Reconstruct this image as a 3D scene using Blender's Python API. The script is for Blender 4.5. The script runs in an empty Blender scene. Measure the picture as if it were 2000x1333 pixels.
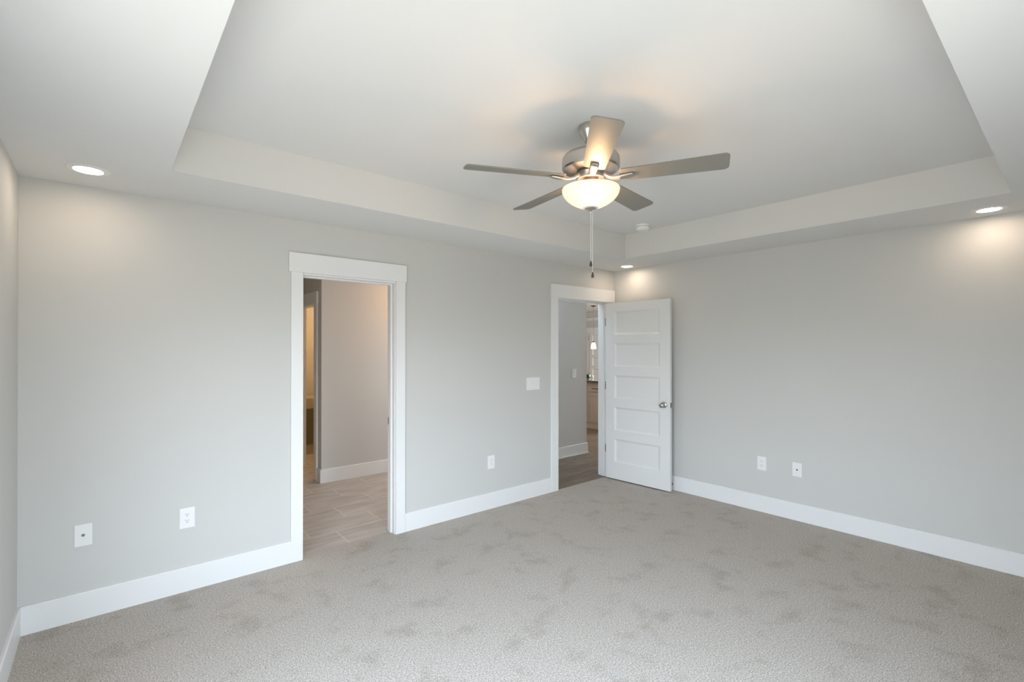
import bpy, bmesh, math, random
from mathutils import Vector, Matrix
PI = math.pi
random.seed(7)
sc = bpy.context.scene
COL = sc.collection

# ------------------------------------------------------------------ camera
cam_d = bpy.data.cameras.new('camera')
cam_d.sensor_width = 36.0
cam_d.lens = 942.0646 / 2000 * 36.0
cam_d.shift_y = 0.005
cam_d.clip_start = 0.02
cam = bpy.data.objects.new('camera', cam_d)
COL.objects.link(cam)
cam.location = (-4.6790, -3.6357, 1.5237)
cam.rotation_euler = (PI / 2 + 0.00363, 0, -0.70145)
sc.camera = cam

# ------------------------------------------------------------------ render look
sc.view_settings.view_transform = 'Standard'
sc.view_settings.look = 'None'
sc.view_settings.exposure = 0.40
sc.view_settings.gamma = 1.0
sc.view_settings.use_curve_mapping = False
sc.cycles.use_denoising = True
sc.cycles.max_bounces = 14
sc.cycles.diffuse_bounces = 10
sc.cycles.glossy_bounces = 5
sc.cycles.transparent_max_bounces = 12
sc.cycles.sample_clamp_indirect = 6.0
sc.cycles.caustics_reflective = False
sc.cycles.caustics_refractive = False

# ------------------------------------------------------------------ world: overcast sky above, lawn and paving below the horizon
W = bpy.data.worlds.new('world')
sc.world = W
W.use_nodes = True
wn, wl = W.node_tree.nodes, W.node_tree.links
wn.clear()
w_out = wn.new('ShaderNodeOutputWorld')
w_bg = wn.new('ShaderNodeBackground')
w_tc = wn.new('ShaderNodeTexCoord')
w_sp = wn.new('ShaderNodeSeparateXYZ')
w_mr = wn.new('ShaderNodeMapRange')
w_cr = wn.new('ShaderNodeValToRGB')
wl.new(w_tc.outputs['Generated'], w_sp.inputs[0])
w_mr.inputs['From Min'].default_value = -1
w_mr.inputs['From Max'].default_value = 1
wl.new(w_sp.outputs['Z'], w_mr.inputs['Value'])
wl.new(w_mr.outputs[0], w_cr.inputs[0])
e = w_cr.color_ramp.elements
e[0].position = 0.0;  e[0].color = (0.305, 0.305, 0.285, 1)
e[1].position = 1.0;  e[1].color = (0.57, 0.77, 1.0, 1)
k = e.new(0.47); k.color = (0.305, 0.305, 0.285, 1)
k = e.new(0.53); k.color = (0.79, 0.89, 1.0, 1)
wl.new(w_cr.outputs[0], w_bg.inputs[0])
w_bg.inputs[1].default_value = 16.5
wl.new(w_bg.outputs[0], w_out.inputs[0])

WARM = (1.0, 0.74, 0.50)
WARMER = (1.0, 0.52, 0.20)
DAY = (0.90, 0.96, 1.0)

def area(name, loc, rot, sx, sy, power, color, portal=False, spread=None):
    d = bpy.data.lights.new(name, 'AREA')
    d.shape = 'RECTANGLE'; d.size = sx; d.size_y = sy
    d.energy = power; d.color = color
    if spread: d.spread = spread
    if portal: d.cycles.is_portal = True
    o = bpy.data.objects.new(name, d); COL.objects.link(o)
    o.location = loc; o.rotation_euler = rot
    return o

def point(name, loc, power, color, radius=0.05, parent=None):
    d = bpy.data.lights.new(name, 'POINT')
    d.energy = power; d.color = color; d.shadow_soft_size = radius
    o = bpy.data.objects.new(name, d); COL.objects.link(o)
    o.location = loc
    if parent: o.parent = parent
    return o

# room constants
XL, XR, YB, YF = -5.029, 0.0, 0.0, -3.965     # bedroom walls
H, TH = 2.44, 2.682                            # soffit height, tray height
TL, TR, TB, TF = -4.419, -0.592, -0.603, -3.365
WINS = [(-4.10, -2.95)]
WINL = (-3.15, -1.85)                           # window in the left wall (y range), beside the viewer          # bedroom windows in the front wall, behind the camera
WZ0, WZ1 = 0.25, 1.92
BW = (1.0, 2.5)                              # unused y range; the bathroom has no window built

# portals sit in the openings of the windows
for a, b in WINS:
    area('window_portal', ((a + b) / 2, YF - 0.10, (WZ0 + WZ1) / 2), (PI / 2, 0, 0), b - a, WZ1 - WZ0, 1, (1, 1, 1), portal=True)
area('window_portal', (XL - 0.10, (WINL[0] + WINL[1]) / 2, (WZ0 + WZ1) / 2), (0, -PI / 2, 0), WZ1 - WZ0, WINL[1] - WINL[0], 1, (1, 1, 1), portal=True)
# unseen area lights added as daylight fill in the windowless bathroom and great room
area('bath_fill', (-1.12, 0.95, 1.4), (0, PI / 2, 0), 1.2, 0.9, 10, DAY)
area('great_room_fill', (5.2, 0.2, 1.5), (PI / 2, 0, 0), 3.6, 1.9, 270, (1.0, 0.98, 0.95))
# lamps out of sight: vanity light, toilet room light, kitchen light
point('vanity_lamp', (-1.52, 1.38, 2.30), 9.5, WARMER, 0.08)
point('toilet_room_lamp', (-1.9, 3.1, 2.25), 24, (1.0, 0.62, 0.30), 0.08)
point('kitchen_lamp', (1.6, 2.4, 2.5), 16, WARM, 0.10)

# ------------------------------------------------------------------ materials
def new_mat(name):
    m = bpy.data.materials.new(name); m.use_nodes = True
    nt = m.node_tree
    return m, nt.nodes, nt.links, nt.nodes['Principled BSDF']

def simple(name, col, rough=0.5, metal=0.0, bump=0.0, bscale=200, spec=0.5):
    m, n, l, b = new_mat(name)
    b.inputs['Base Color'].default_value = (*col, 1)
    b.inputs['Roughness'].default_value = rough
    b.inputs['Metallic'].default_value = metal
    b.inputs['Specular IOR Level'].default_value = spec
    tc = n.new('ShaderNodeTexCoord')
    t = n.new('ShaderNodeTexNoise'); t.inputs['Scale'].default_value = bscale
    l.new(tc.outputs['Object'], t.inputs['Vector'])
    if bump:
        bp = n.new('ShaderNodeBump'); bp.inputs['Strength'].default_value = bump; bp.inputs['Distance'].default_value = 0.002
        l.new(t.outputs['Fac'], bp.inputs['Height']); l.new(bp.outputs[0], b.inputs['Normal'])
    mr = n.new('ShaderNodeMapRange')
    mr.inputs['To Min'].default_value = max(0.02, rough - 0.05); mr.inputs['To Max'].default_value = min(1, rough + 0.05)
    l.new(t.outputs['Fac'], mr.inputs['Value']); l.new(mr.outputs[0], b.inputs['Roughness'])
    return m

WALL = (0.588, 0.584, 0.562)
M = {}
M['wall'] = simple('greige_wall_paint', WALL, 0.62, bump=0.12, bscale=260, spec=0.3)
M['ceiling'] = simple('greige_ceiling_paint', (0.725, 0.722, 0.712), 0.8, bump=0.15, bscale=220, spec=0.2)
M['tray_side'] = simple('greige_tray_side_shade', (0.655, 0.648, 0.625), 0.75, bump=0.12, bscale=240, spec=0.2)
M['trim'] = simple('white_trim_paint', (0.78, 0.78, 0.775), 0.38, bump=0.03, bscale=60)
M['door'] = simple('white_door_paint', (0.76, 0.76, 0.75), 0.42, bump=0.06, bscale=90)
M['plastic'] = simple('white_plastic', (0.80, 0.80, 0.79), 0.35)
M['slot'] = simple('dark_slot', (0.05, 0.05, 0.05), 0.6)
M['nickel'] = simple('satin_nickel', (0.54, 0.515, 0.48), 0.30, metal=1.0, bscale=400)
M['nickel_dark'] = simple('dark_satin_nickel', (0.28, 0.25, 0.22), 0.38, metal=1.0)
M['blade'] = simple('taupe_blade_finish', (0.205, 0.195, 0.17), 0.45, bscale=120)
M['bronze'] = simple('oil_bronze', (0.10, 0.075, 0.055), 0.45, metal=0.7)
M['cord'] = simple('grey_cord', (0.16, 0.15, 0.14), 0.6)
M['chain'] = simple('nickel_bead_chain', (0.80, 0.79, 0.76), 0.35, metal=0.6)
M['cabinet'] = simple('cream_cabinet_paint', (0.72, 0.64, 0.57), 0.45)
M['granite'] = simple('brown_granite', (0.14, 0.115, 0.10), 0.15, bscale=90)
M['olive'] = simple('olive_brown_panel', (0.13, 0.12, 0.075), 0.5)
M['tan'] = simple('tan_panel', (0.42, 0.36, 0.28), 0.5)
M['dark_green'] = simple('dark_green_ceramic', (0.05, 0.075, 0.05), 0.3)
M['outdoor'] = simple('grey_gap', (0.3, 0.3, 0.3), 0.6)

def carpet_mat():
    m, n, l, b = new_mat('beige_grey_cut_pile_carpet')
    tc = n.new('ShaderNodeTexCoord')
    def noise(scale, detail, rough=0.5, vec=None):
        t = n.new('ShaderNodeTexNoise'); t.inputs['Scale'].default_value = scale
        t.inputs['Detail'].default_value = detail; t.inputs['Roughness'].default_value = rough
        l.new(vec or tc.outputs['Object'], t.inputs['Vector']); return t
    mp = n.new('ShaderNodeMapping'); mp.inputs['Scale'].default_value = (1.0, 1.0, 1.0)
    l.new(tc.outputs['Object'], mp.inputs['Vector'])
    fine = noise(150, 4, 0.85)
    mid = noise(75, 2, 0.6)
    patch = noise(5.0, 5, 0.6, mp.outputs[0])
    def ramp(src, p0, c0, p1, c1):
        r = n.new('ShaderNodeValToRGB')
        r.color_ramp.elements[0].position = p0; r.color_ramp.elements[0].color = (*c0, 1)
        r.color_ramp.elements[1].position = p1; r.color_ramp.elements[1].color = (*c1, 1)
        l.new(src.outputs['Fac'], r.inputs[0]); return r
    r1 = ramp(fine, 0.35, (0.235, 0.204, 0.176), 0.65, (0.85, 0.775, 0.695))
    r2 = ramp(patch, 0.34, (0.84, 0.825, 0.80), 0.47, (1, 1, 1))
    r3 = ramp(mid, 0.3, (0.86, 0.86, 0.86), 0.7, (1.08, 1.08, 1.08))
    def mul(a, c):
        x = n.new('ShaderNodeMix'); x.data_type = 'RGBA'; x.blend_type = 'MULTIPLY'
        x.inputs[0].default_value = 1
        l.new(a, x.inputs[6]); l.new(c, x.inputs[7]); return x.outputs[2]
    c = mul(mul(r1.outputs[0], r2.outputs[0]), r3.outputs[0])
    l.new(c, b.inputs['Base Color'])
    b.inputs['Roughness'].default_value = 0.95
    b.inputs['Specular IOR Level'].default_value = 0.1
    b.inputs['Sheen Weight'].default_value = 0.15
    ad = n.new('ShaderNodeMath'); ad.operation = 'ADD'
    l.new(fine.outputs['Fac'], ad.inputs[0]); l.new(mid.outputs['Fac'], ad.inputs[1])
    bp = n.new('ShaderNodeBump'); bp.inputs['Strength'].default_value = 0.7; bp.inputs['Distance'].default_value = 0.008
    l.new(ad.outputs[0], bp.inputs['Height']); l.new(bp.outputs[0], b.inputs['Normal'])
    return m
M['carpet'] = carpet_mat()

def tile_mat():
    m, n, l, b = new_mat('pale_stone_floor_tile')
    tc = n.new('ShaderNodeTexCoord'); sp = n.new('ShaderNodeSeparateXYZ')
    l.new(tc.outputs['Object'], sp.inputs[0])
    def math_(op, a, c=None):
        x = n.new('ShaderNodeMath'); x.operation = op
        for i, v in enumerate((a, c)):
            if v is None: continue
            if isinstance(v, (int, float)): x.inputs[i].default_value = v
            else: l.new(v, x.inputs[i])
        return x.outputs[0]
    v = math_('DIVIDE', math_('SUBTRACT', sp.outputs['Y'], 0.061), 0.305)
    row = math_('FLOOR', v)
    fv = math_('FRACT', v)
    u = math_('DIVIDE', math_('ADD', math_('ADD', sp.outputs['X'], 3.21), math_('MULTIPLY', row, 0.2033)), 0.61)
    fu = math_('FRACT', u)
    gu = math_('LESS_THAN', math_('MULTIPLY', math_('MINIMUM', fu, math_('SUBTRACT', 1, fu)), 0.61), 0.0035)
    gv = math_('LESS_THAN', math_('MULTIPLY', math_('MINIMUM', fv, math_('SUBTRACT', 1, fv)), 0.305), 0.0035)
    g = math_('MAXIMUM', gu, gv)
    cb = n.new('ShaderNodeCombineXYZ')
    l.new(math_('FLOOR', u), cb.inputs[0]); l.new(row, cb.inputs[1])
    wn_ = n.new('ShaderNodeTexWhiteNoise'); l.new(cb.outputs[0], wn_.inputs['Vector'])
    mp = n.new('ShaderNodeMapping'); mp.inputs['Scale'].default_value = (2.2, 11, 1)
    l.new(tc.outputs['Object'], mp.inputs['Vector'])
    add = n.new('ShaderNodeVectorMath'); add.operation = 'ADD'
    l.new(mp.outputs[0], add.inputs[0]); l.new(wn_.outputs['Color'], add.inputs[1])
    t = n.new('ShaderNodeTexNoise'); t.inputs['Scale'].default_value = 1.6; t.inputs['Detail'].default_value = 6
    l.new(add.outputs[0], t.inputs['Vector'])
    r = n.new('ShaderNodeValToRGB')
    r.color_ramp.elements[0].position = 0.3; r.color_ramp.elements[0].color = (0.44, 0.41, 0.38, 1)
    r.color_ramp.elements[1].position = 0.68; r.color_ramp.elements[1].color = (0.60, 0.565, 0.53, 1)
    l.new(t.outputs['Fac'], r.inputs[0])
    mx = n.new('ShaderNodeMix'); mx.data_type = 'RGBA'
    l.new(g, mx.inputs[0]); l.new(r.outputs[0], mx.inputs[6]); mx.inputs[7].default_value = (0.72, 0.70, 0.68, 1)
    l.new(mx.outputs[2], b.inputs['Base Color'])
    b.inputs['Roughness'].default_value = 0.42
    return m
M['tile'] = tile_mat()

def wood_mat():
    m, n, l, b = new_mat('grey_brown_plank_floor')
    tc = n.new('ShaderNodeTexCoord'); sp = n.new('ShaderNodeSeparateXYZ')
    l.new(tc.outputs['Object'], sp.inputs[0])
    br = n.new('ShaderNodeTexBrick')
    br.inputs['Scale'].default_value = 1.0
    br.inputs['Brick Width'].default_value = 1.2; br.inputs['Row Height'].default_value = 0.15
    br.inputs['Mortar Size'].default_value = 0.0012
    br.inputs['Color1'].default_value = (0.72, 0.72, 0.72, 1); br.inputs['Color2'].default_value = (1.15, 1.15, 1.15, 1)
    br.inputs['Mortar'].default_value = (0.45, 0.45, 0.45, 1)
    br.offset = 0.37
    l.new(tc.outputs['Object'], br.inputs['Vector'])
    mp = n.new('ShaderNodeMapping'); mp.inputs['Scale'].default_value = (1.6, 15, 1)
    l.new(tc.outputs['Object'], mp.inputs['Vector'])
    t = n.new('ShaderNodeTexNoise'); t.inputs['Scale'].default_value = 1.8; t.inputs['Detail'].default_value = 7; t.inputs['Roughness'].default_value = 0.6
    l.new(mp.outputs[0], t.inputs['Vector'])
    r = n.new('ShaderNodeValToRGB')
    r.color_ramp.elements[0].position = 0.33; r.color_ramp.elements[0].color = (0.105, 0.080, 0.058, 1)
    r.color_ramp.elements[1].position = 0.66; r.color_ramp.elements[1].color = (0.29, 0.228, 0.172, 1)
    l.new(t.outputs['Fac'], r.inputs[0])
    mx = n.new('ShaderNodeMix'); mx.data_type = 'RGBA'; mx.blend_type = 'MULTIPLY'; mx.inputs[0].default_value = 1
    l.new(r.outputs[0], mx.inputs[6]); l.new(br.outputs['Color'], mx.inputs[7])
    l.new(mx.outputs[2], b.inputs['Base Color'])
    b.inputs['Roughness'].default_value = 0.38
    return m
M['wood'] = wood_mat()

def glow(name, col, strength, base=(0.9, 0.88, 0.84)):
    m, n, l, b = new_mat(name)
    b.inputs['Base Color'].default_value = (*base, 1)
    b.inputs['Emission Color'].default_value = (*col, 1)
    b.inputs['Emission Strength'].default_value = strength
    return m
M['lens'] = glow('lit_led_lens', (1.0, 0.79, 0.60), 40)
M['pendant_glass'] = glow('lit_pendant_glass', (1.0, 0.88, 0.66), 2.2)

def bowl_mat():
    m, n, l, b = new_mat('frosted_bowl_glass')
    out = [x for x in n if x.type == 'OUTPUT_MATERIAL'][0]
    n.remove(b)
    tr = n.new('ShaderNodeBsdfTranslucent'); tr.inputs[0].default_value = (0.74, 0.68, 0.63, 1)
    df = n.new('ShaderNodeBsdfPrincipled'); df.inputs['Emission Color'].default_value = (1.0, 0.90, 0.80, 1); df.inputs['Emission Strength'].default_value = 0.38; df.inputs['Base Color'].default_value = (0.84, 0.79, 0.76, 1); df.inputs['Roughness'].default_value = 0.25
    tc = n.new('ShaderNodeTexCoord'); t = n.new('ShaderNodeTexNoise'); t.inputs['Scale'].default_value = 9; t.inputs['Detail'].default_value = 3
    l.new(tc.outputs['Object'], t.inputs['Vector'])
    mr = n.new('ShaderNodeMapRange'); mr.inputs['To Min'].default_value = 0.40; mr.inputs['To Max'].default_value = 0.52
    l.new(t.outputs['Fac'], mr.inputs['Value'])
    mx = n.new('ShaderNodeMixShader'); l.new(mr.outputs[0], mx.inputs[0])
    l.new(tr.outputs[0], mx.inputs[1]); l.new(df.outputs[0], mx.inputs[2])
    l.new(mx.outputs[0], out.inputs[0])
    return m
M['bowl'] = bowl_mat()

def glass_mat():
    m, n, l, b = new_mat('clear_window_pane')
    out = [x for x in n if x.type == 'OUTPUT_MATERIAL'][0]; n.remove(b)
    tr = n.new('ShaderNodeBsdfTransparent'); gl = n.new('ShaderNodeBsdfGlossy'); gl.inputs['Roughness'].default_value = 0.02
    mx = n.new('ShaderNodeMixShader'); mx.inputs[0].default_value = 0.06
    l.new(tr.outputs[0], mx.inputs[1]); l.new(gl.outputs[0], mx.inputs[2]); l.new(mx.outputs[0], out.inputs[0])
    return m
M['glass'] = glass_mat()

# ------------------------------------------------------------------ mesh helpers
def BM(): return bmesh.new()

def box(bm, x0, x1, y0, y1, z0, z1, bev=0.0, mat=None):
    r = bmesh.ops.create_cube(bm, size=1)
    vs = r['verts']
    for v in vs:
        v.co = Vector(((x0 + x1) / 2 + v.co.x * (x1 - x0), (y0 + y1) / 2 + v.co.y * (y1 - y0), (z0 + z1) / 2 + v.co.z * (z1 - z0)))
    if mat is not None: bmesh.ops.transform(bm, matrix=mat, verts=vs)
    if bev:
        es = list({e for v in vs for e in v.link_edges})
        bmesh.ops.bevel(bm, geom=es, offset=bev, segments=2, affect='EDGES', profile=0.6)

def lathe(bm, prof, seg=48, mat=None, cap0=True, cap1=True):
    rings = []
    for r, z in prof:
        ring = []
        for i in range(seg):
            a = 2 * PI * i / seg
            co = Vector((r * math.cos(a), r * math.sin(a), z))
            if mat is not None: co = mat @ co
            ring.append(bm.verts.new(co))
        rings.append(ring)
    for a, b in zip(rings, rings[1:]):
        for i in range(seg):
            j = (i + 1) % seg
            bm.faces.new((a[i], a[j], b[j], b[i]))
    if cap0: bm.faces.new(list(reversed(rings[0])))
    if cap1: bm.faces.new(rings[-1])

def obj(name, bm, mat, parent=None, smooth=None, loc=(0, 0, 0), rot=(0, 0, 0)):
    bmesh.ops.recalc_face_normals(bm, faces=bm.faces[:])
    me = bpy.data.meshes.new(name); bm.to_mesh(me); bm.free()
    me.materials.append(mat)
    if smooth is not None:
        me.polygons.foreach_set('use_smooth', [True] * len(me.polygons))
        me.set_sharp_from_angle(angle=math.radians(smooth))
    o = bpy.data.objects.new(name, me); COL.objects.link(o)
    o.location = loc; o.rotation_euler = rot
    if parent: o.parent = parent
    return o

def tag(o, label, cat, group=None, kind=None):
    o['label'] = label; o['category'] = cat
    if group: o['group'] = group
    if kind: o['kind'] = kind
    return o

def thing(name, label, cat, loc=(0, 0, 0), rotz=0.0, group=None, kind=None):
    o = bpy.data.objects.new(name, None); o.empty_display_size = 0.1
    COL.objects.link(o); o.location = loc; o.rotation_euler = (0, 0, rotz)
    return tag(o, label, cat, group, kind)

def struct(name, bm, mat, label, cat, smooth=None):
    return tag(obj(name, bm, mat, None, smooth), label, cat, kind='structure')

def copy_tree(root, loc, rotz, label):
    r = root.copy(); COL.objects.link(r); r.location = loc; r.rotation_euler = (0, 0, rotz); r['label'] = label
    for ch in list(root.children):
        c = ch.copy(); COL.objects.link(c); c.parent = r
        for g in list(ch.children):
            d = g.copy(); COL.objects.link(d); d.parent = c
    return r

# ------------------------------------------------------------------ bedroom shell
WT = 0.12
TOP = 2.80
D1A, D1B, D1H = -3.582, -2.866, 2.052          # opening to the bathroom (jamb faces, head)
D2A, D2B, D2H = -0.966, -0.138, 2.052          # opening to the hall

bm = BM()
box(bm, XL - WT, XR + WT, YF - WT, 0.0, -0.12, 0.0)
box(bm, D1A - 0.02, D1B + 0.02, 0.0, 0.074, -0.12, 0.0)
box(bm, D2A - 0.02, D2B + 0.02, 0.0, 0.006, -0.12, 0.0)
struct('floor', bm, M['carpet'], 'beige grey cut pile carpet covering the whole bedroom floor', 'floor')

bm = BM()
J = 0.02   # jamb board thickness
box(bm, XL - WT, D1A - J, YB, YB + WT, -0.12, TOP)
box(bm, D1A - J, D1B + J, YB, YB + WT, D1H + J, TOP)
box(bm, D1B + J, D2A - J, YB, YB + WT, -0.12, TOP)
box(bm, D2A - J, D2B + J, YB, YB + WT, D2H + J, TOP)
box(bm, D2B + J, XR + WT, YB, YB + WT, -0.12, TOP)
struct('wall_back', bm, M['wall'], 'long greige bedroom wall with the two white cased doorways', 'wall')
bm = BM(); box(bm, XR, XR + WT, YF - WT, YB, 0, TOP)
struct('wall_right', bm, M['wall'], 'greige bedroom wall on the right behind the open white door', 'wall')
bm = BM()
box(bm, XL - WT, XL, YF - WT, WINL[0], 0, TOP); box(bm, XL - WT, XL, WINL[1], YB, 0, TOP)
box(bm, XL - WT, XL, WINL[0], WINL[1], 0, WZ0); box(bm, XL - WT, XL, WINL[0], WINL[1], WZ1, TOP)
struct('wall_left', bm, M['wall'], 'sliver of greige bedroom wall at the far left edge', 'wall')
bm = BM()
xs = [XL]
for a, b in WINS: xs += [a, b]
xs += [XR]
for i in range(0, len(xs), 2): box(bm, xs[i], xs[i + 1], YF - WT, YF, 0, TOP)
for a, b in WINS:
    box(bm, a, b, YF - WT, YF, 0, WZ0); box(bm, a, b, YF - WT, YF, WZ1, TOP)
struct('wall_front', bm, M['wall'], 'greige bedroom window wall behind the viewer', 'wall')

# tray ceiling: soffit ring and raised centre
bm = BM()
box(bm, XL, XR, TB, YB, H, TOP)
box(bm, XL, XR, YF, TF, H, TOP)
box(bm, XL, TL, TF, TB, H, TOP)
box(bm, TR, XR, TF, TB, H, TOP)
box(bm, TL, TR, TF, TB, TH, TOP)
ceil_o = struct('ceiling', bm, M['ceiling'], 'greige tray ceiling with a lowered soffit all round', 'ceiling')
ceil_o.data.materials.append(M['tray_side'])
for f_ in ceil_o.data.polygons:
    if abs(f_.normal.z) < 0.5: f_.material_index = 1   # shade put into the colour of the tray's vertical faces to dim them

# windows behind and beside the camera
def window(name, label, w, loc, rotz):
    """w wide, local frame: opening centred on x=0, room side is +y, wall face at y=0"""
    t = thing(name, label, 'window', loc, rotz, kind='structure')
    f, a = 0.05, w / 2
    bm = BM()
    box(bm, -a, -a + f, -0.09, -0.03, WZ0, WZ1); box(bm, a - f, a, -0.09, -0.03, WZ0, WZ1)
    box(bm, -a + f, a - f, -0.09, -0.03, WZ0, WZ0 + f); box(bm, -a + f, a - f, -0.09, -0.03, WZ1 - f, WZ1)
    zm = (WZ0 + WZ1) / 2
    box(bm, -a + f, a - f, -0.085, -0.035, zm - 0.02, zm + 0.02)
    obj('window_frame', bm, M['trim'], t)
    bm = BM(); box(bm, -a + f, a - f, -0.063, -0.058, WZ0 + f, WZ1 - f)
    obj('pane', bm, M['glass'], t)
    bm = BM(); box(bm, -a - 0.03, a + 0.03, -0.03, 0.03, WZ0 - 0.025, WZ0, 0.003)
    obj('window_sill', bm, M['trim'], t)
window('window_1', 'white sash window in the wall behind the viewer', WINS[0][1] - WINS[0][0], ((WINS[0][0] + WINS[0][1]) / 2, YF, 0), 0)
window('window_2', 'white sash window in the left wall beside the viewer', WINL[1] - WINL[0], (XL, (WINL[0] + WINL[1]) / 2, 0), -PI / 2)

# baseboards (150 mm, eased top edge)
BH, BT = 0.151, 0.015
def base_run(bm, p, q, side):
    """profile swept from p to q; side = unit vector pointing into the room"""
    prof = [(0, 0), (BT, 0), (BT, BH - 0.006), (BT - 0.005, BH), (0, BH)]
    A = [bm.verts.new((p[0] + side[0] * d, p[1] + side[1] * d, z)) for d, z in prof]
    B = [bm.verts.new((q[0] + side[0] * d, q[1] + side[1] * d, z)) for d, z in prof]
    n = len(prof)
    for i in range(n):
        j = (i + 1) % n
        bm.faces.new((A[i], A[j], B[j], B[i]))
    bm.faces.new(A); bm.faces.new(list(reversed(B)))
CW = 0.092   # casing width
bm = BM(); base_run(bm, (XL + BT, 0), (D1A - CW + 0.006, 0), (0, -1))
struct('baseboard_back_1', bm, M['trim'], 'white baseboard left of the bathroom doorway', 'baseboard')
bm = BM(); base_run(bm, (D1B + CW - 0.006, 0), (D2A - CW - 0.008, 0), (0, -1))
struct('baseboard_back_2', bm, M['trim'], 'white baseboard between the two doorways', 'baseboard')
bm = BM(); base_run(bm, (0, -0.02), (0, YF), (-1, 0))
struct('baseboard_right', bm, M['trim'], 'white baseboard along the right wall past the open door', 'baseboard')
bm = BM(); base_run(bm, (XL, 0), (XL, YF), (1, 0))
struct('baseboard_left', bm, M['trim'], 'short bit of white baseboard at the lower left corner', 'baseboard')
bm = BM(); base_run(bm, (XL + BT, YF), (XR - BT, YF), (0, 1))
struct('baseboard_front', bm, M['trim'], 'white baseboard under the windows behind the viewer', 'baseboard')

# door casings with jamb and stop
def casing(name, xa, xb, hd, zc, x_out0, x_out1, hx0, hx1, ht, label, stop_y):
    root = thing(name, label, 'door frame', ((xa + xb) / 2, 0, 0), kind='structure')
    ox = (xa + xb) / 2
    rv = 0.006
    bm = BM(); box(bm, x_out0 - ox, xa - rv - ox, -0.018, 0, 0, zc, 0.002); obj('casing', bm, M['trim'], root)
    bm = BM(); box(bm, xb + rv - ox, x_out1 - ox, -0.018, 0, 0, zc, 0.002); obj('casing', bm, M['trim'], root)
    bm = BM(); box(bm, hx0 - ox, hx1 - ox, -0.022, 0, zc, ht, 0.002); obj('head_casing', bm, M['trim'], root)
    bm = BM()
    box(bm, xa - J - ox, xa - ox, 0.0, WT, 0, hd); box(bm, xb - ox, xb + J - ox, 0.0, WT, 0, hd)
    box(bm, xa - J - ox, xb + J - ox, 0.0, WT, hd, hd + J)
    obj('jamb', bm, M['trim'], root)
    bm = BM()
    y0, y1 = stop_y
    box(bm, xa - ox, xa + 0.012 - ox, y0, y1, 0, hd - 0.012, 0.002); box(bm, xb - 0.012 - ox, xb - ox, y0, y1, 0, hd - 0.012, 0.002)
    box(bm, xa - ox, xb - ox, y0, y1, hd - 0.012, hd, 0.002)
    obj('door_stop_strip', bm, M['trim'], root)
    # casing on the far side of the wall
    bm = BM()
    box(bm, xa - rv - 0.09 - ox, xa - rv - ox, WT, WT + 0.018, 0, zc); box(bm, xb + rv - ox, xb + rv + 0.09 - ox, WT, WT + 0.018, 0, zc)
    box(bm, xa - 0.11 - ox, xb + 0.11 - ox, WT, WT + 0.02, zc, ht)
    obj('casing', bm, M['trim'], root)
    return root
c1 = casing('trim_1', D1A, D1B, D1H, 2.066, -3.669, -2.777, -3.684, -2.766, 2.205, 'white flat casing around the doorway to the tiled bathroom', (0.045, 0.08))
bm = BM(); box(bm, D1B - 0.0015 + 3.224, D1B + 3.224, 0.085, 0.115, 0.885, 0.945); obj('strike_plate', bm, M['nickel_dark'], c1)
c2 = casing('trim_2', D2A, D2B, D2H, 2.062, -1.071, -0.046, -1.075, -0.012, 2.206, 'white flat casing around the doorway to the hall, by the corner', (0.04, 0.075))

for z in (0.339, 1.079, 1.829):
    bm = BM(); box(bm, D2B - 0.0018 + 0.552, D2B - 0.0002 + 0.552, -0.012, 0.025, z - 0.046, z + 0.046)
    obj('hinge_leaf', bm, M['nickel_dark'], c2)

# ------------------------------------------------------------------ doors
def panel_door(bm, w, h, t, stile, rows, depth=0.012, slope=0.022):
    """slab from x=0..w, y=0..t; rows = list of (z0,z1) recessed panels, both faces"""
    zs = [0.0]
    for a, b in rows: zs += [a, b]
    zs.append(h)
    xs = [0, stile, w - stile, w]
    for face in (0, 1):
        y = 0.0 if face == 0 else t
        s = 1 if face == 0 else -1
        V = {}
        for i, x in enumerate(xs):
            for j, z in enumerate(zs): V[i, j] = bm.verts.new((x, y, z))
        for i in range(3):
            for j in range(len(zs) - 1):
                q = [V[i, j], V[i + 1, j], V[i + 1, j + 1], V[i, j + 1]]
                if i == 1 and j % 2 == 1:
                    x0, x1, z0, z1 = xs[1], xs[2], zs[j], zs[j + 1]
                    prev = q
                    for off, dep in ((0.004, 0.004), (slope - 0.004, depth - 0.002), (slope, depth)):
                        k = [bm.verts.new((xx, y + s * dep, zz)) for xx, zz in ((x0 + off, z0 + off), (x1 - off, z0 + off), (x1 - off, z1 - off), (x0 + off, z1 - off))]
                        for c in range(4):
                            d = (c + 1) % 4
                            bm.faces.new((prev[c], prev[d], k[d], k[c]))
                        prev = k
                    bm.faces.new(prev)
                else:
                    bm.faces.new(q)
        if face == 0: V0 = V
        else: V1 = V
    n = len(zs) - 1
    for j in range(n):
        for i in (0, 3): bm.faces.new((V0[i, j], V0[i, j + 1], V1[i, j + 1], V1[i, j]))
    for i in range(3):
        for j in (0, n): bm.faces.new((V0[i, j], V0[i + 1, j], V1[i + 1, j], V1[i, j]))

def knob_bm(direction):
    """door knob on an axis along y; direction -1 sticks out towards -y"""
    bm = BM()
    mt = Matrix.Rotation(PI / 2 * (1 if direction < 0 else -1), 4, 'X')
    prof = [(0.0005, 0), (0.033, 0), (0.034, 0.003), (0.030, 0.008), (0.014, 0.011), (0.011, 0.020), (0.012, 0.028),
            (0.022, 0.034), (0.0275, 0.043), (0.0285, 0.052), (0.025, 0.061), (0.016, 0.067), (0.0005, 0.069)]
    lathe(bm, prof, 40, mt)
    return bm

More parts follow.
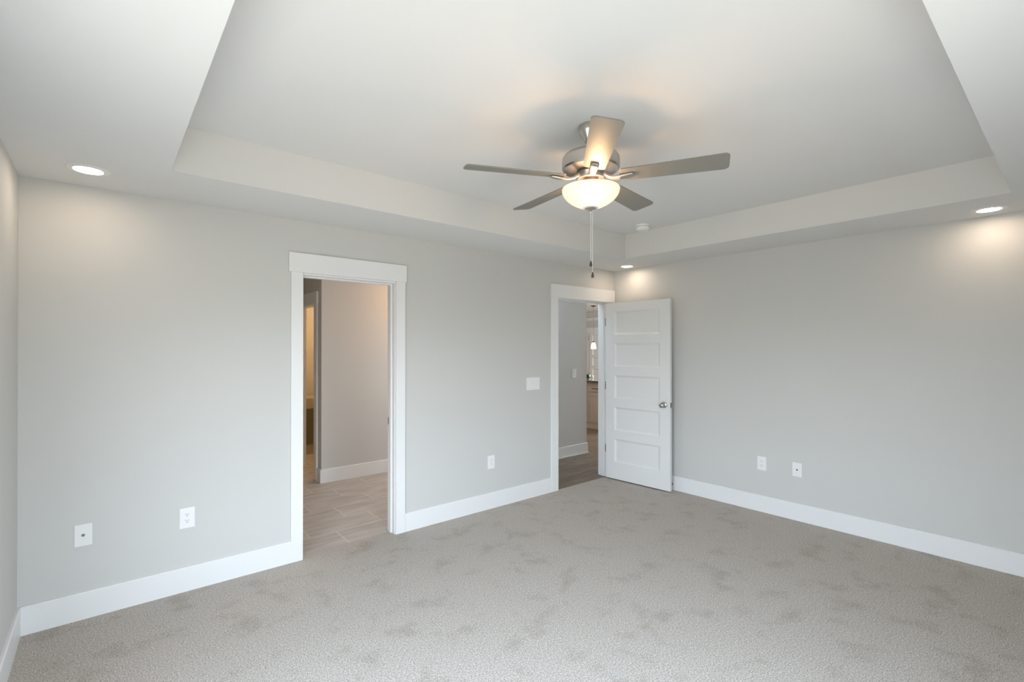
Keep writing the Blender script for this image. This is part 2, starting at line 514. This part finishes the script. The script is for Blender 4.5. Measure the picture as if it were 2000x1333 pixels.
DW, DH, DT = 0.813, 2.030, 0.035
rows, z = [], 0.193
for i in range(5):
    rows.append((z, z + 0.268)); z += 0.268 + 0.099
ang = math.radians(93.3)
piv = Vector((-0.1355, -0.020, 0.014))
door = thing('door_1', 'white five-panel bedroom door standing open against the right wall', 'door', piv, ang, kind='structure')
# local frame = closed position about the hinge pin: slab spans x -0.003-DW .. -0.003, y 0.020 .. 0.055
bm = BM(); panel_door(bm, DW, DH, DT, 0.118, rows)
obj('slab', bm, M['door'], door, loc=(-0.003 - DW, 0.020, 0))
for z in (0.325, 1.065, 1.815):
    bm = BM(); lathe(bm, [(0.0045, z - 0.048), (0.0062, z - 0.045), (0.0062, z + 0.045), (0.0045, z + 0.048)], 16)
    for q in (-0.015, 0.015): lathe(bm, [(0.0066, z + q - 0.001), (0.0066, z + q + 0.001)], 16)
    # leaf let into the slab edge
    box(bm, -0.0032, -0.0012, 0.004, 0.050, z - 0.044, z + 0.044)
    obj('hinge', bm, M['nickel_dark'], door, 40)
kx, kz = -0.003 - DW + 0.070, 0.905
k = obj('door_knob', knob_bm(+1), M['nickel'], door, 50, loc=(kx, 0.055, kz))
k = obj('door_knob', knob_bm(-1), M['nickel'], door, 50, loc=(kx, 0.020, kz))
bm = BM(); box(bm, -0.003 - DW - 0.0012, -0.003 - DW + 0.0005, 0.026, 0.050, kz - 0.028, kz + 0.028)
box(bm, -0.003 - DW - 0.010, -0.003 - DW, 0.031, 0.044, kz - 0.009, kz + 0.009, 0.002)
obj('latch', bm, M['nickel_dark'], door)

# rigid door stop on the baseboard behind the open door
ds = thing('door_stop', 'small metal door stop on the baseboard behind the open door', 'door stop', (-BT, -0.782, 0.062), PI)
bm = BM(); mt = Matrix.Rotation(PI / 2, 4, 'Y')
lathe(bm, [(0.0005, 0), (0.012, 0), (0.012, 0.003), (0.005, 0.006), (0.005, 0.042)], 20, mt)
obj('rod', bm, M['nickel_dark'], ds, 50)
bm = BM(); lathe(bm, [(0.0075, 0.042), (0.009, 0.044), (0.009, 0.052), (0.006, 0.055), (0.0005, 0.055)], 20, mt)
obj('bumper', bm, M['slot'], ds, 50)

# ------------------------------------------------------------------ wall plates  (local frame: wall at y=0, faces -y)
def plate_bm(w, h):
    bm = BM(); box(bm, -w / 2, w / 2, -0.006, 0, -h / 2, h / 2, 0.0022); return bm

def make_outlet(label, loc, rotz):
    t = thing('wall_outlet', label, 'outlet', loc, rotz, 'duplex outlets on the bedroom walls')
    obj('cover_plate', plate_bm(0.081, 0.126), M['plastic'], t)
    for zc in (0.0195, -0.0195):
        bm = BM()
        pts = []
        for i in range(40):
            a = 2 * PI * i / 40
            pts.append((0.0172 * math.cos(a), max(-0.0135, min(0.0135, 0.0172 * math.sin(a)))))
        f = [bm.verts.new((x, -0.0078, zc + z)) for x, z in pts]
        g = [bm.verts.new((x, -0.0055, zc + z)) for x, z in pts]
        bm.faces.new(f)
        for i in range(40): bm.faces.new((f[i], f[(i + 1) % 40], g[(i + 1) % 40], g[i]))
        rc = obj('receptacle', bm, M['plastic'], t)
        bm = BM()
        box(bm, -0.0078, -0.0056, -0.0082, -0.0077, zc + 0.000, zc + 0.009)
        box(bm, 0.0052, 0.0074, -0.0082, -0.0077, zc + 0.001, zc + 0.008)
        lathe(bm, [(0.0005, 0.0077), (0.0026, 0.0077), (0.0026, 0.0082), (0.0005, 0.0082)], 12, Matrix.Translation((0, 0, zc - 0.0065)) @ Matrix.Rotation(PI / 2, 4, 'X'))
        obj('slots', bm, M['slot'], rc)
    bm = BM(); lathe(bm, [(0.0005, 0.006), (0.0028, 0.006), (0.0022, 0.0072), (0.0005, 0.0072)], 12, Matrix.Rotation(PI / 2, 4, 'X'))
    obj('screw', bm, M['plastic'], t)
    return t
o0 = make_outlet('white duplex outlet low on the wall left of the bathroom doorway', (-4.280, 0, 0.456), 0)
copy_tree(o0, (-1.868, 0, 0.438), 0, 'white duplex outlet low on the wall between the two doorways')
copy_tree(o0, (0, -1.704, 0.448), -PI / 2, 'white duplex outlet low on the right wall, nearer the open door')

def make_jack(label, loc, rotz):
    t = thing('cable_plate', label, 'wall plate', loc, rotz, 'cable plates on the bedroom walls')
    obj('cover_plate', plate_bm(0.077, 0.122), M['plastic'], t)
    R90 = Matrix.Rotation(PI / 2, 4, 'X')
    bm = BM(); lathe(bm, [(0.0078, 0.0055), (0.0078, 0.0085), (0.0050, 0.0085), (0.0050, 0.016), (0.0016, 0.016), (0.0012, 0.012), (0.0004, 0.012)], 18, R90)
    obj('coax_jack', bm, M['nickel_dark'], t, 40)
    for z in (0.042, -0.042):
        bm = BM(); lathe(bm, [(0.0005, 0.006), (0.0028, 0.006), (0.0022, 0.0072), (0.0005, 0.0072)], 12, Matrix.Translation((0, 0, z)) @ R90)
        obj('screw', bm, M['plastic'], t)
    return t
j0 = make_jack('white cable wall plate with one dark jack near the left corner', (-4.768, 0, 0.470), 0)
copy_tree(j0, (0, -2.003, 0.446), -PI / 2, 'white cable wall plate with one dark jack on the right wall')

def make_switch(name, label, loc, gangs, w, h):
    t = thing(name, label, 'light switch', loc)
    obj('cover_plate', plate_bm(w, h), M['plastic'], t)
    for i in range(gangs):
        x = (i - (gangs - 1) / 2) * 0.046
        bm = BM(); box(bm, x - 0.0165, x + 0.0165, -0.0085, -0.005, -0.033, 0.033, 0.001, Matrix.Rotation(0.02, 4, 'X'))
        obj('rocker', bm, M['plastic'], t)
    return t
make_switch('light_switch', 'wide white three-rocker switch plate left of the hall doorway', (-1.327, 0, 1.158), 3, 0.180, 0.128)

# ------------------------------------------------------------------ recessed lights
def make_recessed(label, loc):
    t = thing('recessed_light', label, 'ceiling light', loc, 0, 'recessed lights in the soffit corners')
    bm = BM()
    lathe(bm, [(0.0590, -0.001), (0.0610, -0.0050), (0.0800, -0.0045), (0.0900, -0.0015), (0.0905, 0.0)], 64, cap0=False, cap1=False)
    obj('trim_ring', bm, M['trim'], t, 60)
    bm = BM(); lathe(bm, [(0.0005, -0.0022), (0.0590, -0.0022), (0.0590, -0.0005), (0.0005, -0.0005)], 64)
    obj('lens', bm, M['lens'], t)
    return t
L0 = make_recessed('lit recessed ceiling light near the left wall', (-4.745, -0.338, H))
copy_tree(L0, (-0.203, -0.336, H), 0, 'lit recessed ceiling light in the far corner above the open door')
copy_tree(L0, (-0.213, -3.238, H), 0, 'lit recessed ceiling light at the right edge, by the tray corner')

# ------------------------------------------------------------------ smoke detector
sd = thing('smoke_detector', 'round white smoke detector on the tray ceiling near the corner', 'smoke detector', (-0.800, -0.955, TH))
bm = BM(); lathe(bm, [(0.0005, 0), (0.064, 0), (0.064, -0.012), (0.060, -0.015), (0.0005, -0.015)], 48); obj('base', bm, M['plastic'], sd, 40)
bm = BM(); lathe(bm, [(0.0005, -0.015), (0.055, -0.015), (0.055, -0.019), (0.062, -0.021), (0.060, -0.036), (0.050, -0.046), (0.030, -0.049), (0.0005, -0.049)], 48)
obj('cover', bm, M['plastic'], sd, 30)
bm = BM()
for i in range(20):
    a = 2 * PI * i / 20
    box(bm, 0.0540, 0.0560, -0.004, 0.004, -0.0195, -0.0165, 0, Matrix.Rotation(a, 4, 'Z'))
obj('vent_slots', bm, M['slot'], sd)
bm = BM(); lathe(bm, [(0.0005, -0.049), (0.014, -0.049), (0.013, -0.052), (0.0005, -0.052)], 24, Matrix.Translation((0.012, 0, 0))); obj('test_button', bm, M['plastic'], sd, 40)

# ------------------------------------------------------------------ ceiling fan
FX, FY = -2.739, -1.977
fan = thing('ceiling_fan', 'brushed nickel five-blade ceiling fan with a lit glass bowl', 'ceiling fan', (FX, FY, TH))
def fz(z): return z - TH
bm = BM()
lathe(bm, [(0.0005, 0), (0.0640, 0), (0.0650, fz(2.674)), (0.0640, fz(2.655)), (0.0600, fz(2.645)), (0.0360, fz(2.607)), (0.0300, fz(2.596)), (0.0180, fz(2.590)), (0.0005, fz(2.590))], 56)
obj('canopy', bm, M['nickel'], fan, 35)
bm = BM()
lathe(bm, [(0.0125, fz(2.592)), (0.0125, fz(2.548))], 24)
lathe(bm, [(0.0240, fz(2.565)), (0.0250, fz(2.560)), (0.0250, fz(2.545)), (0.0240, fz(2.535))], 32)
obj('downrod', bm, M['nickel'], fan, 40)
bm = BM()
lathe(bm, [(0.0005, fz(2.540)), (0.100, fz(2.540)), (0.128, fz(2.534)), (0.130, fz(2.529)), (0.142, fz(2.522)), (0.1485, fz(2.512)), (0.1495, fz(2.500)),
           (0.1495, fz(2.468)), (0.1480, fz(2.460)), (0.140, fz(2.452)), (0.105, fz(2.447)), (0.080, fz(2.444)), (0.0005, fz(2.444))], 72)
obj('motor_housing', bm, M['nickel'], fan, 28)
bm = BM(); lathe(bm, [(0.070, fz(2.445)), (0.070, fz(2.437))], 48); obj('gap_ring', bm, M['slot'], fan, 30)
bm = BM()
lathe(bm, [(0.0005, fz(2.437)), (0.072, fz(2.437)), (0.073, fz(2.435)), (0.073, fz(2.405)), (0.069, fz(2.401)), (0.062, fz(2.401)), (0.062, fz(2.420)), (0.0005, fz(2.420))], 56)
obj('flywheel', bm, M['nickel'], fan, 30)
bm = BM()
lathe(bm, [(0.0005, fz(2.421)), (0.040, fz(2.421)), (0.040, fz(2.372)), (0.046, fz(2.368)), (0.046, fz(2.360)), (0.0005, fz(2.360))], 48)
obj('switch_housing', bm, M['nickel'], fan, 30)
# centre rod and bowl
bm = BM(); lathe(bm, [(0.005, fz(2.361)), (0.005, fz(2.255))], 16); obj('centre_rod', bm, M['nickel'], fan, 40)
ZR, ZB, RB = 2.352, 2.2475, 0.150
bm = BM()
outer = []
for i in range(19):
    a = PI / 2 * i / 18
    r = RB * math.cos(a) ** 1.38 if i < 18 else 0.012
    outer.append((max(r, 0.012), ZR - (ZR - ZB) * math.sin(a)))
inner = [(max(r - 0.004, 0.011), z + 0.003) for r, z in reversed(outer)]
prof = [(RB - 0.002, ZR + 0.004)] + [(r, z) for r, z in outer] + inner + [(RB - 0.005, ZR + 0.004), (RB - 0.002, ZR + 0.004)]
lathe(bm, [(r, fz(z)) for r, z in prof], 72, cap0=False, cap1=False)
obj('light_bowl', bm, M['bowl'], fan, 60)
bm = BM()
lathe(bm, [(0.0005, fz(2.2665)), (0.0385, fz(2.2665)), (0.0400, fz(2.263)), (0.0370, fz(2.257)), (0.0200, fz(2.247)), (0.0080, fz(2.243)), (0.0050, fz(2.240)),
           (0.0062, fz(2.236)), (0.0055, fz(2.230)), (0.0030, fz(2.227)), (0.0005, fz(2.227))], 40)
obj('finial', bm, M['nickel'], fan, 35)
# bulbs inside the bowl
for i in range(2):
    a = 0.9 + PI * i
    bm = BM(); lathe(bm, [(0.0005, 0.030), (0.012, 0.028), (0.013, 0.012), (0.022, -0.004), (0.022, -0.014), (0.012, -0.024), (0.0005, -0.026)], 24)
    bo = obj('bulb', bm, glow('lit_bulb', (1.0, 0.80, 0.58), 14.0), fan, 50, loc=(0.062 * math.cos(a), 0.062 * math.sin(a), fz(2.325)))
    point('bulb_light', (0.050 * math.cos(a), 0.050 * math.sin(a), fz(2.343)), 6.8, (1.0, 0.58, 0.27), 0.024, fan)
# blades
PH, PITCH, RT = -2.3315, -0.195, 0.664
def blade_bm():
    bm = BM()
    t = 0.006
    prof = []
    r0, w0, r1, w1 = 0.150, 0.054, RT, 0.0675
    def arc(cx, cy, rad, a0, a1, n=8):
        return [(cx + rad * math.cos(a0 + (a1 - a0) * i / n), cy + rad * math.sin(a0 + (a1 - a0) * i / n)) for i in range(n + 1)]
    c = 0.026
    prof += arc(r1 - c, w1 - c, c, PI / 2, 0)
    prof += arc(r1 - c, -w1 + c, c, 0, -PI / 2)
    c2 = 0.020
    prof += arc(r0 + c2, -w0 + c2, c2, -PI / 2, -PI)
    prof += arc(r0 + c2, w0 - c2, c2, PI, PI / 2)
    a = [bm.verts.new((x, y, t / 2)) for x, y in prof]
    b = [bm.verts.new((x, y, -t / 2)) for x, y in prof]
    bm.faces.new(a); bm.faces.new(list(reversed(b)))
    n = len(prof)
    for i in range(n): bm.faces.new((a[i], b[i], b[(i + 1) % n], a[(i + 1) % n]))
    return bm
def bracket_bm():
    bm = BM()
    # (radius, centre z, half width, half thickness)
    st = [(0.060, 0.012, 0.020, 0.009), (0.076, 0.008, 0.019, 0.009), (0.095, -0.004, 0.017, 0.008), (0.120, -0.012, 0.016, 0.007),
          (0.150, -0.0135, 0.018, 0.0075), (0.180, -0.0115, 0.0205, 0.008), (0.205, -0.0095, 0.021, 0.0065), (0.218, -0.0075, 0.018, 0.0045), (0.223, -0.0065, 0.010, 0.002)]
    rings = []
    for r, z, w, h in st:
        ring = []
        for i in range(16):
            a = 2 * PI * i / 16
            cx, cz = math.cos(a), math.sin(a)
            sx = math.copysign(abs(cx) ** 0.45, cx) * w
            szz = math.copysign(abs(cz) ** 0.6, cz) * h
            ring.append(bm.verts.new((r, sx, z + szz)))
        rings.append(ring)
    for a, b in zip(rings, rings[1:]):
        for i in range(16): bm.faces.new((a[i], a[(i + 1) % 16], b[(i + 1) % 16], b[i]))
    bm.faces.new(rings[0]); bm.faces.new(list(reversed(rings[-1])))
    return bm
b0 = br0 = None
for i in range(5):
    if b0 is None:
        b0 = b = obj('blade', blade_bm(), M['blade'], fan)
        br0 = br = obj('blade_bracket', bracket_bm(), M['nickel'], b0, 45)
    else:
        b = b0.copy(); COL.objects.link(b); b.parent = fan
        br = br0.copy(); COL.objects.link(br); br.parent = b
    b.rotation_mode = 'XYZ'
    b.rotation_euler = (PITCH, 0, PH + 2 * PI * i / 5)
    b.location = (0, 0, fz(2.4097))
# pull chains
def chain(x, y, z0, z1):
    bm = BM()
    lathe(bm, [(0.0011, fz(z0)), (0.0011, fz(z1))], 8, Matrix.Translation((x, y, 0)))
    z = z0 - 0.004
    while z > z1:
        lathe(bm, [(0.0004, fz(z + 0.0016)), (0.0018, fz(z + 0.0008)), (0.0018, fz(z - 0.0008)), (0.0004, fz(z - 0.0016))], 6, Matrix.Translation((x, y, 0)))
        z -= 0.006
    c = obj('pull_chain', bm, M['chain'], fan)
    bm = BM()
    lathe(bm, [(0.0005, fz(z1 + 0.002)), (0.003, fz(z1)), (0.0042, fz(z1 - 0.006)), (0.0072, fz(z1 - 0.018)), (0.0074, fz(z1 - 0.024)), (0.005, fz(z1 - 0.028)), (0.0005, fz(z1 - 0.028))], 20, Matrix.Translation((x, y, 0)))
    obj('pull_knob', bm, M['bronze'], c, 50)
rx, ry = 0.764, -0.645
chain(0.0002 * rx, 0.0002 * ry, 2.232, 1.977)
chain(0.0095 * rx, 0.0095 * ry, 2.245, 1.918)

# ------------------------------------------------------------------ bathroom beyond the left doorway
bm = BM(); box(bm, -4.05, 0.0 - 0.93, 0.074, 4.35, -0.12, -0.001)
struct('floor_bathroom', bm, M['tile'], 'pale stone tile floor in the bathroom', 'floor')
bm = BM(); box(bm, -2.811, -0.93, 1.905, 2.02, 0, 2.44)
struct('wall_bathroom', bm, M['wall'], 'greige bathroom wall seen straight through the left doorway', 'wall')
TJ0, TJ1, TJH = 2.118, 2.812, 2.030
bm = BM()
box(bm, -2.811, -2.696, 2.02, TJ0 - 0.02, 0, 2.44); box(bm, -2.811, -2.696, TJ1 + 0.02, 4.2, 0, 2.44)
box(bm, -2.811, -2.696, TJ0 - 0.02, TJ1 + 0.02, TJH + 0.02, 2.44)
struct('wall_toilet_room', bm, M['wall'], 'greige wall holding the narrow warm-lit doorway inside the bathroom', 'wall')
bm = BM()
box(bm, -4.05, -3.93, WT, 4.32, 0, 2.44)
struct('wall_bathroom_left', bm, M['wall'], 'bathroom wall out of sight on the left', 'wall')
bm = BM(); box(bm, -3.93, -0.93, 4.2, 4.32, 0, 2.44)
struct('wall_bathroom_back', bm, M['wall'], 'far bathroom wall past the warm-lit room', 'wall')
bm = BM(); box(bm, -1.05, -0.93, WT, 4.2, 0, 2.44)
struct('wall_bathroom_right', bm, M['wall'], 'bathroom wall out of sight on the right', 'wall')
bm = BM(); box(bm, -4.05, -0.93, WT, 4.32, 2.44, 2.5)
struct('ceiling_bathroom', bm, M['ceiling'], 'plain bathroom ceiling', 'ceiling')
bm = BM()
base_run(bm, (-2.811, 1.905), (-1.05, 1.905), (0, -1))
base_run(bm, (-2.811, 1.905 - BT), (-2.811, TJ0 - 0.10), (-1, 0))
struct('baseboard_bathroom', bm, M['trim'], 'white baseboard turning the corner of the bathroom wall', 'baseboard')
t3 = thing('trim_3', 'white casing around the narrow warm-lit doorway inside the bathroom', 'door frame', (-2.811, 2.465, 0), kind='structure')
bm = BM(); box(bm, -0.018, 0, TJ0 - 0.096 - 2.465, TJ0 - 0.004 - 2.465, 0, TJH + 0.01, 0.002); obj('casing', bm, M['trim'], t3)
bm = BM(); box(bm, -0.018, 0, TJ1 + 0.004 - 2.465, TJ1 + 0.096 - 2.465, 0, TJH + 0.01, 0.002); obj('casing', bm, M['trim'], t3)
bm = BM(); box(bm, -0.022, 0, TJ0 - 0.110 - 2.465, TJ1 + 0.110 - 2.465, TJH + 0.01, 2.172, 0.002); obj('head_casing', bm, M['trim'], t3)
bm = BM()
box(bm, 0, 0.115, TJ0 - 0.02 - 2.465, TJ0 - 2.465, 0, TJH); box(bm, 0, 0.115, TJ1 - 2.465, TJ1 + 0.02 - 2.465, 0, TJH)
box(bm, 0, 0.115, TJ0 - 0.02 - 2.465, TJ1 + 0.02 - 2.465, TJH, TJH + 0.02)
obj('jamb', bm, M['trim'], t3)
bm = BM()
box(bm, 0.030, 0.078, TJ1 - 0.0025 - 2.465, TJ1 - 2.465, 0.905, 0.972)
sp_ = obj('strike_plate', bm, M['nickel_dark'], t3)
bm = BM(); box(bm, 0.044, 0.064, TJ1 - 0.0035 - 2.465, TJ1 - 0.002 - 2.465, 0.925, 0.952); obj('strike_hole', bm, M['tan'], sp_)
# low block for an unidentified olive-brown sliver in the toilet room
cb = thing('low_block', 'unidentified olive-brown low block in the warm-lit room', 'cabinet', (-2.15, 3.50, 0))
bm = BM(); box(bm, -0.50, 0.45, 0.02, 0.45, 0.0, 0.14); obj('plinth', bm, M['tan'], cb)
bm = BM(); box(bm, -0.50, 0.45, 0.0, 0.45, 0.14, 0.65, 0.004); obj('body', bm, M['olive'], cb)
bm = BM(); box(bm, -0.51, 0.46, 0.03, 0.46, 0.65, 0.80, 0.004); obj('back_ledge', bm, M['tan'], cb)

# ------------------------------------------------------------------ hall and great room beyond the right doorway
bm = BM(); box(bm, -0.93, 8.0, 0.006, 9.2, -0.12, -0.001)
struct('floor_hall', bm, M['wood'], 'grey-brown wood plank floor in the hall', 'floor')
bm = BM(); box(bm, -0.93, 0.668, 1.015, 1.13, 0, TOP)
struct('wall_hall', bm, M['wall'], 'greige hall wall with a white switch, seen through the right doorway', 'wall')
bm = BM(); base_run(bm, (-0.93, 1.015), (0.668, 1.015), (0, -1)); base_run(bm, (0.668, 1.015 - BT), (0.668, 1.13 + BT), (1, 0))
box(bm, -0.93, 0.668 + BT + 0.012, 1.015 - BT - 0.012, 1.015 - BT, 0, 0.016, 0.004)
struct('baseboard_hall', bm, M['trim'], 'white baseboard on the hall wall', 'baseboard')
make_switch('light_switch', 'small white rocker switch on the hall wall beyond the right doorway', (0.402, 1.015, 1.160), 1, 0.080, 0.126)
bm = BM(); box(bm, 7.6, 7.72, 0.0, 9.2, 0, 2.9)
struct('wall_far', bm, M['wall'], 'far grey wall of the great room with a white door', 'wall')
bm = BM(); box(bm, 0.12, 7.6, 0.0, 0.12, 0, 2.9)
struct('wall_great_room_front', bm, M['wall'], 'great room wall out of sight on the right', 'wall')
bm = BM(); box(bm, -0.93, 7.72, 9.2, 9.3, 0, 2.9)
struct('wall_great_room_back', bm, M['wall'], 'great room wall out of sight at the back', 'wall')
bm = BM(); box(bm, -0.93, -0.81, 1.13, 9.2, 0, 2.9)
struct('wall_great_room_left', bm, M['wall'], 'great room wall out of sight on the left', 'wall')
bm = BM(); box(bm, -0.93, 7.72, WT, 9.3, 2.70, 2.9)
struct('ceiling_great_room', bm, M['ceiling'], 'flat ceiling over the hall and kitchen', 'ceiling')
# white ledge above the far door
bm = BM(); box(bm, 7.56, 7.6, 4.2, 9.0, 2.425, 2.515, 0.004)
struct('trim_4', bm, M['trim'], 'white trim band across the far wall above the far door', 'trim')
t5 = thing('trim_5', 'white casing around the far door in the great room', 'door frame', (7.6, 6.45, 0), kind='structure')
bm = BM(); box(bm, -0.02, 0, 0.44, 0.57, 0, 2.045, 0.002); obj('casing', bm, M['trim'], t5)
bm = BM(); box(bm, -0.02, 0, -0.58, -0.45, 0, 2.045, 0.002); obj('casing', bm, M['trim'], t5)
bm = BM(); box(bm, -0.024, 0, -0.60, 0.59, 2.045, 2.185, 0.002); obj('head_casing', bm, M['trim'], t5)
d3 = thing('door_2', 'white panelled door far away behind the pendant light', 'door', (7.585, 6.88, 0.01), -PI / 2, kind='structure')
rows3, z = [], 0.19
for i in range(5):
    rows3.append((z, z + 0.268)); z += 0.268 + 0.099
bm = BM(); panel_door(bm, 0.86, 2.03, 0.035, 0.12, rows3)
obj('slab', bm, M['door'], d3, loc=(0, -0.02, 0))
for z in (0.64, 1.84):
    bm = BM(); lathe(bm, [(0.008, z - 0.07), (0.008, z + 0.07)], 12, Matrix.Translation((0.0, -0.028, 0))); obj('hinge', bm, M['nickel_dark'], d3, 40)

# kitchen island: cabinet run, worktop
KX, KY0, KY1 = 2.35, 1.55, 3.05
kc = thing('kitchen_cabinet', 'cream kitchen base cabinet glimpsed beyond the hall', 'cabinet', (KX, (KY0 + KY1) / 2, 0))
oy = (KY0 + KY1) / 2
bm = BM(); box(bm, 0.02, 0.62, KY0 - oy, KY1 - oy, 0.11, 0.868); obj('body', bm, M['cabinet'], kc)
bm = BM(); box(bm, 0.012, 0.60, KY0 - oy, KY1 - oy, 0.0, 0.11); box(bm, 0.0, 0.012, KY0 - oy, KY1 - oy, 0.0, 0.018, 0.004); obj('plinth', bm, M['cabinet'], kc)
yc = 2.47
for a, b_ in ((yc - 0.45, yc - 0.004), (yc + 0.004, yc + 0.45), (yc - 0.904, yc - 0.458)):
    a, b_ = a - oy, b_ - oy
    bm = BM(); box(bm, 0.0, 0.02, a, b_, 0.690, 0.850, 0.003)
    dr = obj('drawer', bm, M['cabinet'], kc)
    m_ = (a + b_) / 2
    bm = BM(); box(bm, -0.03, -0.02, m_ - 0.09, m_ + 0.09, 0.752, 0.764, 0.003); box(bm, -0.022, 0.0, m_ - 0.075, m_ - 0.067, 0.754, 0.762); box(bm, -0.022, 0.0, m_ + 0.067, m_ + 0.075, 0.754, 0.762)
    obj('handle', bm, M['bronze'], dr)
    bm = BM()
    f = 0.058
    box(bm, 0.008, 0.02, a + f, b_ - f, 0.125 + f, 0.680 - f)
    box(bm, 0, 0.02, a, a + f, 0.125, 0.680, 0.002); box(bm, 0, 0.02, b_ - f, b_, 0.125, 0.680, 0.002)
    box(bm, 0, 0.02, a + f, b_ - f, 0.125, 0.125 + f, 0.002); box(bm, 0, 0.02, a + f, b_ - f, 0.680 - f, 0.680, 0.002)
    obj('cabinet_door', bm, M['cabinet'], kc)
bm = BM(); box(bm, KX - 0.035, KX + 1.0, KY0 - 0.03, KY1 + 0.03, 0.868, 0.905, 0.004)
tag(obj('worktop', bm, M['granite']), 'dark granite worktop on the cream kitchen cabinet', 'worktop')
bm = BM(); box(bm, -0.035, 0.035, -0.05, 0.05, 0, 0.07, 0.012)
tag(obj('planter_box', bm, M['dark_green'], loc=(3.02, 3.02, 0.905)), 'small dark green box on the kitchen worktop', 'box')
cu = thing('cup', 'small bright white cup on the kitchen worktop beside a dark box', 'cup', (3.02, 2.90, 0.905))
bm = BM(); lathe(bm, [(0.0005, 0), (0.014, 0), (0.018, 0.012), (0.020, 0.048), (0.018, 0.048), (0.016, 0.012), (0.0005, 0.005)], 28, cap0=True, cap1=True)
obj('body', bm, M['plastic'], cu, 50)

# pendant lamp over the kitchen
pl = thing('pendant_light', 'small lit pendant lamp with white glass shade on a dark cord', 'pendant light', (5.70, 5.14, 2.70))
bm = BM(); lathe(bm, [(0.0005, 0), (0.075, 0), (0.075, -0.012), (0.055, -0.022), (0.020, -0.040), (0.0005, -0.040)], 32); obj('canopy', bm, M['bronze'], pl, 40)
bm = BM(); lathe(bm, [(0.006, -0.03), (0.006, -1.00)], 10); obj('cord', bm, M['cord'], pl, 40)
bm = BM(); lathe(bm, [(0.0005, -0.985), (0.020, -0.99), (0.030, -1.02), (0.030, -1.035), (0.0005, -1.035)], 24); obj('socket', bm, M['bronze'], pl, 40)
bm = BM(); lathe(bm, [(0.032, -1.030), (0.048, -1.05), (0.060, -1.09), (0.068, -1.14), (0.074, -1.205), (0.070, -1.205), (0.056, -1.09), (0.030, -1.034)], 36, cap0=False, cap1=False)
obj('shade', bm, M['pendant_glass'], pl, 50)
point('pendant_bulb', (0, 0, -1.13), 6, WARM, 0.03, pl)
